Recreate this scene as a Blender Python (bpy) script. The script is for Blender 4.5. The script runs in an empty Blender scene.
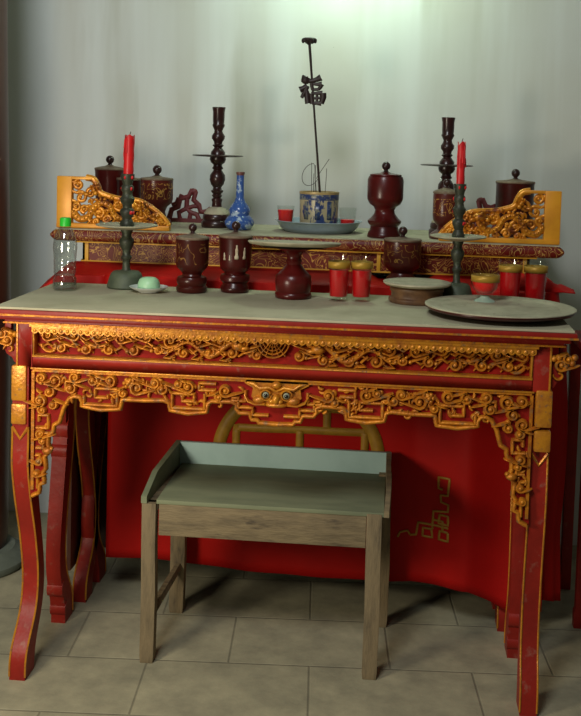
import bpy, bmesh, math, random
from math import sin, cos, pi, radians
from mathutils import Vector, Matrix
R = random.Random(7)
SC = bpy.context.scene
COL = SC.collection

# ------------------------------------------------------------------ materials
def mat(name, base, rough=.5, metal=0.0, col2=None, nscale=12.0, lo=.4, hi=.65, coat=0.0,
        bump=0.0, bscale=60.0, stretch=(1, 1, 1), spec=.5, coords='Object', col3=None, n3=40.0, lo3=.6, hi3=.7):
    m = bpy.data.materials.new(name); m.use_nodes = True
    nt = m.node_tree; b = nt.nodes['Principled BSDF']
    b.inputs['Base Color'].default_value = (*base, 1)
    b.inputs['Roughness'].default_value = rough
    b.inputs['Metallic'].default_value = metal
    b.inputs['Specular IOR Level'].default_value = spec
    b.inputs['Coat Weight'].default_value = coat
    b.inputs['Coat Roughness'].default_value = .15
    tc = nt.nodes.new('ShaderNodeTexCoord'); mp = nt.nodes.new('ShaderNodeMapping')
    mp.inputs['Scale'].default_value = stretch
    nt.links.new(tc.outputs[coords], mp.inputs['Vector'])
    def layer(prev, c, sc, l, h):
        n = nt.nodes.new('ShaderNodeTexNoise'); n.inputs['Scale'].default_value = sc
        n.inputs['Detail'].default_value = 6; n.inputs['Roughness'].default_value = .6
        nt.links.new(mp.outputs[0], n.inputs['Vector'])
        r = nt.nodes.new('ShaderNodeMapRange'); r.inputs['From Min'].default_value = l; r.inputs['From Max'].default_value = h
        nt.links.new(n.outputs['Fac'], r.inputs['Value'])
        x = nt.nodes.new('ShaderNodeMix'); x.data_type = 'RGBA'
        nt.links.new(r.outputs[0], x.inputs['Factor'])
        if prev is None: x.inputs['A'].default_value = (*base, 1)
        else: nt.links.new(prev, x.inputs['A'])
        x.inputs['B'].default_value = (*c, 1)
        return x.outputs['Result']
    out = None
    if col2: out = layer(None, col2, nscale, lo, hi)
    if col3: out = layer(out, col3, n3, lo3, hi3)
    if out: nt.links.new(out, b.inputs['Base Color'])
    if bump:
        n = nt.nodes.new('ShaderNodeTexNoise'); n.inputs['Scale'].default_value = bscale; n.inputs['Detail'].default_value = 5
        nt.links.new(mp.outputs[0], n.inputs['Vector'])
        bp = nt.nodes.new('ShaderNodeBump'); bp.inputs['Strength'].default_value = bump; bp.inputs['Distance'].default_value = .01
        nt.links.new(n.outputs['Fac'], bp.inputs['Height']); nt.links.new(bp.outputs[0], b.inputs['Normal'])
    return m

def pattern(name, base, line, scale, width=.06, rough=.35, metal=.2, zlo=None, zhi=None, dist=6.0, coat=0.0, mid=.5, ray=None):
    """thin curling painted lines: contour lines of a noise field, optionally only in a band of local heights"""
    m = mat(name, base, rough, 0, coat=coat, spec=.25); nt = m.node_tree; b = nt.nodes['Principled BSDF']
    tc = nt.nodes.new('ShaderNodeTexCoord')
    n = nt.nodes.new('ShaderNodeTexNoise'); n.inputs['Scale'].default_value = scale; n.inputs['Detail'].default_value = 1.5
    n.inputs['Distortion'].default_value = dist * .25
    nt.links.new(tc.outputs['Object'], n.inputs['Vector'])
    s = nt.nodes.new('ShaderNodeMath'); s.operation = 'MULTIPLY'; s.inputs[1].default_value = dist
    nt.links.new(n.outputs['Fac'], s.inputs[0])
    f = nt.nodes.new('ShaderNodeMath'); f.operation = 'FRACT'; nt.links.new(s.outputs[0], f.inputs[0])
    d = nt.nodes.new('ShaderNodeMath'); d.operation = 'SUBTRACT'; d.inputs[1].default_value = mid; nt.links.new(f.outputs[0], d.inputs[0])
    a = nt.nodes.new('ShaderNodeMath'); a.operation = 'ABSOLUTE'; nt.links.new(d.outputs[0], a.inputs[0])
    l = nt.nodes.new('ShaderNodeMapRange'); l.inputs['From Min'].default_value = width * 1.6; l.inputs['From Max'].default_value = width * .8
    nt.links.new(a.outputs[0], l.inputs['Value']); fac = l.outputs[0]
    if zlo is not None:
        sp = nt.nodes.new('ShaderNodeSeparateXYZ'); nt.links.new(tc.outputs['Object'], sp.inputs[0])
        for v, op in ((zlo, 'GREATER_THAN'), (zhi, 'LESS_THAN')):
            c = nt.nodes.new('ShaderNodeMath'); c.operation = op; c.inputs[1].default_value = v; nt.links.new(sp.outputs['Z'], c.inputs[0])
            k = nt.nodes.new('ShaderNodeMath'); k.operation = 'MULTIPLY'; nt.links.new(fac, k.inputs[0]); nt.links.new(c.outputs[0], k.inputs[1]); fac = k.outputs[0]
    x = nt.nodes.new('ShaderNodeMix'); x.data_type = 'RGBA'
    x.inputs['A'].default_value = (*base, 1); x.inputs['B'].default_value = (*line, 1)
    nt.links.new(fac, x.inputs['Factor']); nt.links.new(x.outputs['Result'], b.inputs['Base Color'])
    return m

def glass(name, tint=(.965, .98, .97), gloss=.3, rough=.03):
    m = bpy.data.materials.new(name); m.use_nodes = True; nt = m.node_tree
    nt.nodes.remove(nt.nodes['Principled BSDF']); o = nt.nodes['Material Output']
    t = nt.nodes.new('ShaderNodeBsdfTransparent'); t.inputs[0].default_value = (*tint, 1)
    g = nt.nodes.new('ShaderNodeBsdfGlossy'); g.inputs['Roughness'].default_value = rough
    fr = nt.nodes.new('ShaderNodeLayerWeight'); fr.inputs['Blend'].default_value = .35
    pw = nt.nodes.new('ShaderNodeMath'); pw.operation = 'POWER'; pw.inputs[1].default_value = 2.2; nt.links.new(fr.outputs['Facing'], pw.inputs[0])
    ad = nt.nodes.new('ShaderNodeMath'); ad.operation = 'MULTIPLY_ADD'; ad.inputs[1].default_value = .38; ad.inputs[2].default_value = gloss * .12; nt.links.new(pw.outputs[0], ad.inputs[0])
    mx = nt.nodes.new('ShaderNodeMixShader'); nt.links.new(ad.outputs[0], mx.inputs[0])
    nt.links.new(t.outputs[0], mx.inputs[1]); nt.links.new(g.outputs[0], mx.inputs[2]); nt.links.new(mx.outputs[0], o.inputs[0])
    return m

M = {}
M['red'] = mat('red_lacquer', (.27, .014, .008), .45, spec=.25, col2=(.20, .012, .007), nscale=9, col3=(.30, .085, .05), n3=45, lo3=.62, hi3=.78, bump=.08)
M['red_worn'] = mat('red_lacquer_worn', (.31, .018, .010), .44, spec=.25, col2=(.21, .013, .008), nscale=7, col3=(.28, .10, .07), n3=30, lo3=.60, hi3=.76, bump=.1)
M['carve_red'] = mat('carving_ground_red', (.26, .010, .006), .6, spec=.12, col2=(.17, .008, .005), nscale=25)
M['gold'] = mat('gold_paint', (.62, .25, .016), .36, .35, col2=(.40, .13, .02), nscale=30, lo=.42, hi=.7, col3=(.22, .12, .07), n3=70, lo3=.58, hi3=.74, bump=.15, bscale=120)
M['gold_old'] = mat('tarnished_gold', (.58, .21, .014), .42, .3, spec=.3, col2=(.36, .11, .012), nscale=35, lo=.42, hi=.64, col3=(.22, .13, .06), n3=50, lo3=.54, hi3=.70, bump=.2, bscale=150)
M['gilt'] = mat('bright_gilding', (.72, .30, .018), .33, .3, col2=(.55, .19, .012), nscale=20, col3=(.16, .035, .012), n3=38, lo3=.52, hi3=.66, bump=.1, bscale=120)
M['gilt_frame'] = mat('gilt_frame', (.74, .33, .02), .38, .15, col2=(.62, .24, .015), nscale=10)
M['dust'] = mat('dusty_top', (.46, .43, .29), .85, spec=.2, col2=(.36, .335, .22), nscale=5, col3=(.07, .06, .05), n3=55, lo3=.70, hi3=.74)
M['dust_disc'] = mat('dusty_disc', (.42, .39, .27), .75, spec=.3, col2=(.31, .285, .195), nscale=20, col3=(.12, .05, .04), n3=60, lo3=.66, hi3=.74)
M['burg'] = mat('dark_red_lacquer', (.055, .005, .004), .28, col2=(.026, .004, .003), nscale=14, coat=.08, spec=.3)
M['lid'] = mat('dull_dusty_lid', (.20, .155, .10), .6, col2=(.12, .07, .045), nscale=26, spec=.3)
M['burg_mid'] = mat('red_brown_lacquer', (.080, .006, .005), .30, col2=(.045, .004, .003), nscale=14, coat=.08, spec=.3)
M['burg_gold'] = pattern('lacquer_gold_motif', (.045, .006, .004), (.22, .11, .03), 22, .05, .3, zlo=.085, zhi=.145, coat=.12, dist=5)
M['burg_plain_gold'] = pattern('lacquer_gold_band', (.060, .009, .006), (.26, .14, .03), 24, .05, .3, zlo=.07, zhi=.125, coat=.1, dist=5)
M['altar_edge'] = pattern('burgundy_gold_scroll', (.13, .011, .006), (.44, .26, .07), 17, .09, .42, dist=9)
M['altar_panel'] = pattern('burgundy_gold_cloud', (.12, .012, .006), (.46, .25, .045), 15, .085, .45, dist=9)
M['yellow'] = mat('yellow_paint', (.62, .33, .015), .5, col2=(.5, .25, .015), nscale=15)
M['bronze'] = mat('green_bronze', (.050, .056, .034), .5, .35, col2=(.025, .027, .018), nscale=22, col3=(.10, .13, .08), n3=30, lo3=.55, hi3=.7)
M['bronze_green'] = mat('verdigris_base', (.085, .105, .062), .6, .2, col2=(.05, .066, .042), nscale=18)
M['darkwood'] = mat('dark_turned_wood', (.035, .009, .008), .3, col2=(.018, .008, .007), nscale=16, coat=.12, spec=.4)
M['candle'] = mat('red_wax', (.62, .012, .014), .38, col2=(.50, .008, .010), nscale=30)
M['wick'] = mat('burnt_wick', (.03, .02, .02), .9)
M['cloth'] = mat('red_satin_cloth', (.43, .006, .004), .55, spec=.15, col2=(.37, .005, .003), nscale=5, bump=.05, bscale=300)
M['embroid'] = mat('gold_embroidery', (.42, .23, .02), .5, col2=(.34, .17, .015), nscale=40, bump=.1, bscale=300)
M['wood'] = mat('weathered_wood', (.225, .170, .090), .8, col2=(.135, .102, .056), nscale=6, stretch=(1.5, 8, 8), col3=(.05, .036, .025), n3=5, lo3=.6, hi3=.72, bump=.25, bscale=30)
M['wood_leg'] = mat('weathered_wood_upright', (.215, .160, .085), .8, col2=(.135, .102, .056), nscale=6, stretch=(8, 8, 1.5), col3=(.05, .036, .025), n3=6, lo3=.6, hi3=.75, bump=.25, bscale=30)
M['wood_top'] = mat('green_grey_board', (.20, .22, .125), .75, col2=(.145, .165, .095), nscale=4, stretch=(1, 4, 4))
M['blue_paint'] = mat('pale_blue_paint', (.46, .66, .64), .6, col2=(.38, .56, .54), nscale=5)
M['white_por'] = mat('white_porcelain', (.66, .68, .66), .15)
M['blue_enamel'] = mat('pale_blue_enamel', (.34, .42, .47), .22, col2=(.27, .35, .41), nscale=12)
M['vase'] = mat('blue_white_porcelain', (.035, .09, .30), .2, col2=(.36, .46, .56), nscale=36, lo=.55, hi=.62)
M['green_cake'] = mat('pale_green_cake', (.34, .60, .36), .4)
M['cap'] = mat('green_plastic_cap', (.02, .50, .03), .4)
M['drink'] = mat('red_drink', (.78, .010, .008), .3, spec=.2, col2=(.62, .008, .008), nscale=8)
M['drink_dark'] = mat('dark_red_drink', (.50, .004, .006), .3, spec=.2, col2=(.40, .004, .008), nscale=8)
M['goldband'] = mat('gold_glass_band', (.40, .23, .03), .42, .25, spec=.3)
M['glass'] = glass('clear_glass')
M['pet'] = glass('clear_plastic', (.93, .95, .94), .8, .10)
M['rodmetal'] = mat('red_brown_rod', (.018, .007, .006), .45)
M['incense'] = mat('burnt_incense', (.06, .045, .04), .9)
M['ash'] = mat('incense_ash', (.35, .30, .2), .95, col2=(.25, .2, .13), nscale=80)
M['fret'] = mat('matte_red_fretwork', (.16, .02, .022), .55, col2=(.11, .014, .016), nscale=14)
M['pillar'] = mat('dark_brown_wood', (.075, .022, .012), .4, col2=(.045, .012, .008), nscale=4, stretch=(6, 6, .6))
M['stone'] = mat('grey_green_stone', (.16, .19, .15), .8, col2=(.11, .13, .10), nscale=8)
M['eyewhite'] = mat('pale_eye', (.30, .32, .22), .3)
M['eyedark'] = mat('dark_eye', (.01, .012, .01), .2)
M['brass'] = mat('lamp_holder', (.5, .5, .48), .4)
M['pot_gold'] = mat('pot_gold_rim', (.45, .33, .14), .4, .2, col2=(.33, .22, .08), nscale=30)
M['pot'] = mat('pot_blue_motif', (.40, .34, .20), .35, col2=(.02, .04, .14), nscale=48, lo=.50, hi=.55, stretch=(1, 1, .55))
M['pot_blue'] = mat('pot_blue_band', (.025, .045, .13), .3, col2=(.20, .20, .15), nscale=60, lo=.5, hi=.6)
M['worn_cream'] = mat('bare_cream_patch', (.48, .42, .30), .6, col2=(.36, .28, .18), nscale=50)

def wall_mat():
    m = mat('limewashed_wall', (.50, .51, .46), .92); nt = m.node_tree; b = nt.nodes['Principled BSDF']
    tc = nt.nodes.new('ShaderNodeTexCoord')
    def noise(scale, st, det=4):
        mp = nt.nodes.new('ShaderNodeMapping'); mp.inputs['Scale'].default_value = st; nt.links.new(tc.outputs['Object'], mp.inputs[0])
        n = nt.nodes.new('ShaderNodeTexNoise'); n.inputs['Scale'].default_value = scale; n.inputs['Detail'].default_value = det
        nt.links.new(mp.outputs[0], n.inputs['Vector']); return n.outputs['Fac']
    def mixc(prev, c, fac, l, h):
        r = nt.nodes.new('ShaderNodeMapRange'); r.inputs['From Min'].default_value = l; r.inputs['From Max'].default_value = h
        nt.links.new(fac, r.inputs['Value'])
        x = nt.nodes.new('ShaderNodeMix'); x.data_type = 'RGBA'; nt.links.new(r.outputs[0], x.inputs['Factor'])
        nt.links.new(prev, x.inputs['A']); x.inputs['B'].default_value = (*c, 1); return x.outputs['Result']
    rgb = nt.nodes.new('ShaderNodeRGB'); rgb.outputs[0].default_value = (.54, .55, .50, 1)
    c = mixc(rgb.outputs[0], (.67, .71, .69), noise(3.0, (1.6, 1, .12)), .45, .62)
    c = mixc(c, (.44, .45, .38), noise(4.3, (1.4, 1, .16)), .55, .72)
    c = mixc(c, (.59, .62, .60), noise(1.4, (1, 1, 1)), .45, .7)
    c = mixc(c, (.22, .20, .16), noise(26, (1, 1, 1.6), 2), .80, .81)
    nt.links.new(c, b.inputs['Base Color'])
    bp = nt.nodes.new('ShaderNodeBump'); bp.inputs['Strength'].default_value = .15; bp.inputs['Distance'].default_value = .01
    nt.links.new(noise(9, (1, 1, .6)), bp.inputs['Height']); nt.links.new(bp.outputs[0], b.inputs['Normal'])
    return m
def floor_mat():
    m = mat('stone_paving', (.2, .19, .15), .7); nt = m.node_tree; b = nt.nodes['Principled BSDF']
    tc = nt.nodes.new('ShaderNodeTexCoord'); mp = nt.nodes.new('ShaderNodeMapping')
    mp.inputs['Location'].default_value = (.12, .07, 0); mp.inputs['Rotation'].default_value = (0, 0, radians(-4))
    nt.links.new(tc.outputs['Object'], mp.inputs[0])
    br = nt.nodes.new('ShaderNodeTexBrick')
    for k, v in (('Scale', 1), ('Brick Width', .46), ('Row Height', .30), ('Mortar Size', .005), ('Mortar Smooth', 1), ('Bias', -.1)):
        br.inputs[k].default_value = v
    br.inputs['Color1'].default_value = (.37, .345, .235, 1); br.inputs['Color2'].default_value = (.30, .285, .195, 1); br.inputs['Mortar'].default_value = (.23, .215, .148, 1)
    nt.links.new(mp.outputs[0], br.inputs['Vector'])
    n = nt.nodes.new('ShaderNodeTexNoise'); n.inputs['Scale'].default_value = 7; n.inputs['Detail'].default_value = 8; n.inputs['Roughness'].default_value = .65
    nt.links.new(tc.outputs['Object'], n.inputs['Vector'])
    r = nt.nodes.new('ShaderNodeMapRange'); r.inputs['From Min'].default_value = .35; r.inputs['From Max'].default_value = .7; nt.links.new(n.outputs['Fac'], r.inputs['Value'])
    x = nt.nodes.new('ShaderNodeMix'); x.data_type = 'RGBA'; x.blend_type = 'MULTIPLY'; x.inputs['Factor'].default_value = .8
    cr = nt.nodes.new('ShaderNodeMix'); cr.data_type = 'RGBA'; cr.inputs['A'].default_value = (.62, .62, .60, 1); cr.inputs['B'].default_value = (1.2, 1.18, 1.1, 1)
    nt.links.new(r.outputs[0], cr.inputs['Factor']); nt.links.new(br.outputs['Color'], x.inputs['A']); nt.links.new(cr.outputs['Result'], x.inputs['B'])
    nt.links.new(x.outputs['Result'], b.inputs['Base Color'])
    bp = nt.nodes.new('ShaderNodeBump'); bp.inputs['Strength'].default_value = .35; bp.inputs['Distance'].default_value = .01
    ad = nt.nodes.new('ShaderNodeMath'); ad.operation = 'SUBTRACT'; nt.links.new(n.outputs['Fac'], ad.inputs[0]); nt.links.new(br.outputs['Fac'], ad.inputs[1])
    nt.links.new(ad.outputs[0], bp.inputs['Height']); nt.links.new(bp.outputs[0], b.inputs['Normal'])
    return m

# ------------------------------------------------------------------ mesh helpers
class MB:
    def __init__(s): s.v = []; s.f = []; s.mi = []; s.cur = 0
    def add(s, vs, fs):
        o = len(s.v); s.v += [tuple(p) for p in vs]
        for f in fs: s.f.append([i + o for i in f]); s.mi.append(s.cur)
        return s
    def box(s, x0, x1, y0, y1, z0, z1):
        vs = [(x, y, z) for z in (z0, z1) for y in (y0, y1) for x in (x0, x1)]
        return s.add(vs, [(0, 2, 3, 1), (4, 5, 7, 6), (0, 1, 5, 4), (2, 6, 7, 3), (0, 4, 6, 2), (1, 3, 7, 5)])
    def lathe(s, prof, n=32, c=(0, 0, 0), cap=True):
        vs = []; fs = []
        for r, z in prof:
            for k in range(n):
                a = 2 * pi * k / n; vs.append((c[0] + r * cos(a), c[1] + r * sin(a), c[2] + z))
        for i in range(len(prof) - 1):
            for k in range(n):
                a, b = i * n + k, i * n + (k + 1) % n; fs.append((a, b, b + n, a + n))
        if cap:
            fs.append(tuple(reversed(range(n)))); fs.append(tuple(range((len(prof) - 1) * n, len(prof) * n)))
        return s.add(vs, fs)
    def tube(s, pts, r, n=8, sq=1.0):
        """round tube along 3D points; r number or list"""
        P = [Vector(p) for p in pts]; rr = r if isinstance(r, (list, tuple)) else [r] * len(P)
        vs = []; fs = []; up = None
        for i, p in enumerate(P):
            t = (P[min(i + 1, len(P) - 1)] - P[max(i - 1, 0)])
            if t.length < 1e-9: t = Vector((0, 0, 1))
            t.normalize()
            if up is None:
                up = Vector((0, 1, 0)) if abs(t.y) < .9 else Vector((1, 0, 0))
            a = (up - t * up.dot(t)).normalized(); b = t.cross(a); up = a
            for k in range(n):
                th = 2 * pi * k / n; vs.append(p + a * (cos(th) * rr[i] * sq) + b * (sin(th) * rr[i]))
        for i in range(len(P) - 1):
            for k in range(n):
                a, b = i * n + k, i * n + (k + 1) % n; fs.append((a, b, b + n, a + n))
        fs.append(tuple(reversed(range(n)))); fs.append(tuple(range((len(P) - 1) * n, len(P) * n)))
        return s.add(vs, fs)
    def prism(s, poly, y0, y1):
        """polygon in x,z extruded from y0 to y1"""
        n = len(poly); vs = [(x, y0, z) for x, z in poly] + [(x, y1, z) for x, z in poly]
        fs = [tuple(range(n)), tuple(reversed(range(n, 2 * n)))] + [(i, i + n, (i + 1) % n + n, (i + 1) % n) for i in range(n)]
        return s.add(vs, fs)
    def ribbon(s, pts, w, h, y):
        """raised rounded carving along x,z points, standing h out of the plane y towards -y"""
        n = len(pts); W = w if isinstance(w, (list, tuple)) else [w] * n
        vs = []; fs = []
        for i, (x, z) in enumerate(pts):
            a = pts[max(i - 1, 0)]; b = pts[min(i + 1, n - 1)]
            dx, dz = b[0] - a[0], b[1] - a[1]; L = math.hypot(dx, dz) or 1; nx, nz = -dz / L, dx / L
            hh = h * min(1, W[i] / (max(W) * .6))
            for u, d in ((-.5, 0), (-.4, .65), (-.15, 1), (.15, 1), (.4, .65), (.5, 0)):
                vs.append((x + nx * u * W[i], y - hh * d, z + nz * u * W[i]))
        for i in range(n - 1):
            for k in range(5):
                a = i * 6 + k; fs.append((a, a + 6, a + 7, a + 1))
        fs.append(tuple(range(6))); fs.append(tuple(reversed(range((n - 1) * 6, n * 6))))
        return s.add(vs, fs)
    def blob(s, x, y, z, rx, ry, rz, n=10, m=6):
        vs = []; fs = []
        for i in range(m + 1):
            p = pi * i / m
            for k in range(n):
                a = 2 * pi * k / n; vs.append((x + rx * sin(p) * cos(a), y + ry * sin(p) * sin(a), z + rz * cos(p)))
        for i in range(m):
            for k in range(n):
                a, b = i * n + k, i * n + (k + 1) % n; fs.append((a, a + n, b + n, b))
        return s.add(vs, fs)
    def loft(s, secs):
        """sections of 4 points each, capped"""
        vs = [p for q in secs for p in q]; fs = []; n = len(secs[0])
        for i in range(len(secs) - 1):
            for k in range(n):
                a, b = i * n + k, i * n + (k + 1) % n; fs.append((a, b, b + n, a + n))
        fs.append(tuple(reversed(range(n)))); fs.append(tuple(range((len(secs) - 1) * n, len(secs) * n)))
        return s.add(vs, fs)
    def grid(s, rows):
        n = len(rows[0]); vs = [p for r in rows for p in r]
        return s.add(vs, [(i * n + k, i * n + k + 1, (i + 1) * n + k + 1, (i + 1) * n + k) for i in range(len(rows) - 1) for k in range(n - 1)])
    def build(s, name, m, parent=None, loc=(0, 0, 0), smooth=True, bevel=0.0, ang=40, mats=None, solid=0.0):
        me = bpy.data.meshes.new(name); me.from_pydata(s.v, [], s.f)
        for mm in (mats or [m]): me.materials.append(mm)
        if mats: me.polygons.foreach_set('material_index', s.mi)
        bm = bmesh.new(); bm.from_mesh(me); bmesh.ops.remove_doubles(bm, verts=bm.verts, dist=1e-6)
        bmesh.ops.recalc_face_normals(bm, faces=bm.faces)
        if bevel:
            es = [e for e in bm.edges if len(e.link_faces) == 2 and e.calc_face_angle(0) > radians(35)]
            bmesh.ops.bevel(bm, geom=es, offset=bevel, segments=2, affect='EDGES', profile=.6, clamp_overlap=True)
        bm.to_mesh(me); bm.free()
        if smooth:
            me.polygons.foreach_set('use_smooth', [True] * len(me.polygons)); me.set_sharp_from_angle(angle=radians(ang))
        o = bpy.data.objects.new(name, me); COL.objects.link(o); o.location = loc
        if parent: o.parent = parent
        if solid:
            md = o.modifiers.new('thickness', 'SOLIDIFY'); md.thickness = solid; md.offset = 0
        return o

def tag(o, label, cat, group=None):
    o['label'] = label; o['category'] = cat
    if group: o['group'] = group
    return o
def thing(name, label, cat, loc=(0, 0, 0), group=None, rz=0.0):
    o = bpy.data.objects.new(name, None); COL.objects.link(o); o.location = loc; o.rotation_euler = (0, 0, rz)
    o.empty_display_size = .05
    return tag(o, label, cat, group)
def dup(root, loc, label, rz=0.0, scale=None, group=None):
    r = root.copy(); COL.objects.link(r); r.location = loc; r.rotation_euler = (0, 0, rz); r['label'] = label
    if scale: r.scale = scale
    if group: r['group'] = group
    for ch in root.children:
        c = ch.copy(); COL.objects.link(c); c.parent = r
        for g in ch.children:
            d = g.copy(); COL.objects.link(d); d.parent = c
    return r
def struct(o): o['kind'] = 'structure'; return o

def spiral(cx, cz, r, turns=1.3, d=1, a0=0.0, n=22, shrink=.15):
    return [(cx + r * (1 - (1 - shrink) * i / n) * cos(a0 + d * 2 * pi * turns * i / n), cz + r * (1 - (1 - shrink) * i / n) * sin(a0 + d * 2 * pi * turns * i / n)) for i in range(n + 1)]
def scroll(mb, x, z, L, d, up, y, w=.0105, h=.012):
    """an S shaped cloud scroll with curled ends and a pearl"""
    r = L * .30
    a = spiral(x, z, r, 1.1, d, -pi / 2 * up, 20, .3)
    tail = []
    for i in range(11):
        t = i / 10; tail.append((x - d * (L * .95) * (1 - t), z - up * r + up * (1 - t) ** 2 * r * .95 + sin(t * pi) * up * r * .25))
    pts = tail[:-1] + a
    W = [w * (.35 + .65 * min(1, i / 6)) * (1 if i < len(pts) - 6 else .85) for i in range(len(pts))]
    mb.ribbon(pts, W, h, y); mb.blob(x, y - h * .3, z, w * .75, h, w * .75, 8, 5)
def fret(mb, pts, w, h, y): mb.ribbon(dense(pts), w, h, y)
def dense(pts, step=.006):
    out = []
    for a, b in zip(pts[:-1], pts[1:]):
        n = max(1, int(math.hypot(b[0] - a[0], b[1] - a[1]) / step))
        out += [(a[0] + (b[0] - a[0]) * i / n, a[1] + (b[1] - a[1]) * i / n) for i in range(n)]
    return out + [pts[-1]]

# ------------------------------------------------------------------ setting
struct(MB().box(-3.2, 3.2, -4.5, 1.33, -.1, 0).build('floor', floor_mat(), smooth=False))
struct(MB().box(-3.2, 3.2, 1.33, 1.45, -.1, 3.0).build('wall_back', wall_mat(), smooth=False))

# ------------------------------------------------------------------ front altar table
Z = 1.03
T = thing('altar_table', 'red lacquered altar table with gilded dragon carving, in front with dusty grey top', 'altar table', (0, 0, 0))
MB().box(-.748, .748, .002, .518, Z - .006, Z).build('dusty_tabletop', M['dust'], T, bevel=.001)
mb = MB()     # moulded slab edge: profile swept as stacked slabs
mb.box(-.755, .755, -.004, .525, 1.006, 1.0235)
mb.box(-.742, .742, .010, .512, .9945, 1.0065); mb.box(-.728, .728, .024, .500, .982, .995)
mb.build('moulded_edge', M['red'], T, bevel=.004)
g = MB(); g.box(-.757, .757, -.0065, .0, 1.0075, 1.0125); g.box(-.73, .73, .0205, .024, .9835, .988)
g.build('gold_line', M['gold_old'], T)
# scalloped gold fringe under the edge
g = MB(); pl = [(-.655, .984)]; n = 74
bot = []
for i in range(n * 5 + 1):
    x = -.655 + 1.315 * i / (n * 5); bot.append((x, .963 - .0055 * abs(sin(pi * i / 5))))
pl = [(-.655, .984)] + bot + [(.66, .984)]
g.prism(pl, .028, .044)
for i in range(n): g.blob(-.655 + 1.315 * (i + .5) / n, .028, .9665, .0052, .0028, .0055, 8, 5)
g.box(-.66, .665, .024, .044, .976, .984)
g.build('scalloped_fringe', M['gold'], T)
# frame: posts, rails
f = MB(); f.box(-.697, -.656, .040, .085, .862, .984); f.box(.654, .697, .040, .085, .862, .984); f.box(-.656, .654, .040, .075, .862, .893)
f.build('front_frame', M['red_worn'], T, bevel=.003)
f = MB(); f.box(-.656, .654, .066, .08, .893, .984); fz = f.build('frieze_panel', M['carve_red'], T)
g = MB()
g.box(-.656, .654, .037, .066, .8925, .8985); g.box(-.656, -.6505, .037, .066, .8985, .982); g.box(.6485, .654, .037, .066, .8985, .982)
g.box(-.700, -.695, .037, .045, .862, .984); g.box(.695, .700, .037, .045, .862, .984)
g.box(-.66, .66, .036, .045, .8595, .864)
g.build('gold_beading', M['gold'], T, bevel=.0012)
# dragons, clouds and fan on the frieze
g = MB(); yb = .067
for sg in (-1, 1):
    body = []; W = []
    for i in range(60):
        t = i / 59; x = .10 + .27 * t; body.append((sg * x, .932 + .020 * sin(t * 4.4 * pi + .6) * (1 - .35 * t))); W.append(.017 * (1 - t) ** .55 + .003)
    g.ribbon(body, W, .020, yb)
    for i in range(0, 54, 3): g.blob(body[i][0], yb - .019, body[i][1] + W[i] * .3, .004, .004, .004, 6, 4)
    hx, hz = sg * .105, .945
    g.blob(hx, yb - .014, hz, .020, .016, .014); g.blob(hx - sg * .017, yb - .015, hz - .006, .014, .012, .007); g.blob(hx + sg * .004, yb - .026, hz + .008, .005, .005, .005)
    g.ribbon([(hx + sg * .01, hz + .010), (hx + sg * .026, hz + .022), (hx + sg * .048, hz + .022)], .006, .012, yb)
    g.ribbon([(hx - sg * .02, hz - .008), (hx - sg * .034, hz - .014), (hx - sg * .030, hz - .026)], .005, .010, yb)
    for lx in (.16, .235, .31):
        g.ribbon([(sg * lx, .93), (sg * (lx - .018), .914), (sg * (lx - .006), .904), (sg * (lx - .026), .902)], .009, .016, yb)
        for q in (-1, 0, 1): g.ribbon([(sg * (lx - .022), .904), (sg * (lx - .036), .905 + q * .007)], .0045, .012, yb)
    x = .055
    k = 0
    while x < .635:
        up = 1 if k % 2 else -1
        zz = .937 + up * R.uniform(.012, .022)
        scroll(g, sg * x, zz, R.uniform(.044, .060), sg * (1 if k % 3 else -1), up, yb, .0105, .018)
        g.ribbon([(sg * (x - .016), zz - up * .030), (sg * x, zz - up * .024), (sg * (x + .014), zz - up * .034), (sg * (x + .028), zz - up * .026)], [.004, .010, .009, .003], .014, yb)
        g.blob(sg * (x + .018), yb - .006, zz + up * .004, .007, .010, .006, 8, 5)
        if x > .39:
            g.ribbon([(sg * (x - .02), .905), (sg * (x - .005), .925), (sg * (x + .012), .94), (sg * (x + .03), .962)], [.003, .008, .008, .003], .011, yb)
        x += R.uniform(.030, .037); k += 1
    g.ribbon(spiral(sg * .607, .925, .030, .55, -sg, pi / 2 - sg * pi / 2), .011, .014, yb)
for q, rr in enumerate((.038, .030, .022, .014, .006)):
    g.ribbon([(-.015 + rr * 1.15 * cos(a), .962 + rr * 1.2 * sin(a)) for a in [pi + pi * i / 16 for i in range(17)]], .0055, .016, yb)
for q in range(5): g.ribbon([(-.015 + .004 * (q - 2), .955), (-.015 + .017 * (q - 2), .922)], .004, .018, yb)
g.build('dragon_carving', M['gold_old'], fz, ang=60)
# apron with cusped outline
half = [(.0, .742), (.045, .744), (.050, .752), (.064, .752), (.070, .768), (.098, .768), (.106, .779), (.104, .790), (.118, .797), (.172, .795), (.182, .788), (.184, .766), (.235, .759), (.282, .766), (.286, .786),
        (.30, .791), (.352, .788), (.412, .788), (.417, .762), (.470, .757), (.522, .765), (.521, .777), (.528, .788), (.542, .790), (.556, .783), (.571, .757), (.582, .718), (.597, .709), (.599, .690), (.612, .682), (.613, .655), (.606, .640), (.622, .622), (.618, .590),
        (.626, .578), (.622, .550), (.634, .545), (.636, .522), (.655, .512)]
prof = [(-x, z) for x, z in reversed(half)] + half[1:]
poly = [(-.662, .863)] + [(-.662, .512)] + prof[0:] + [(.662, .512), (.662, .863)]
f = MB(); f.prism(poly, .050, .070); ap = f.build('apron', M['carve_red'], T, ang=30)
g = MB(); ya = .051
inner = [(x, z + .006) for x, z in prof]
g.ribbon(dense(prof, .008), .013, .012, ya)
rf = random.Random(21)
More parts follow.
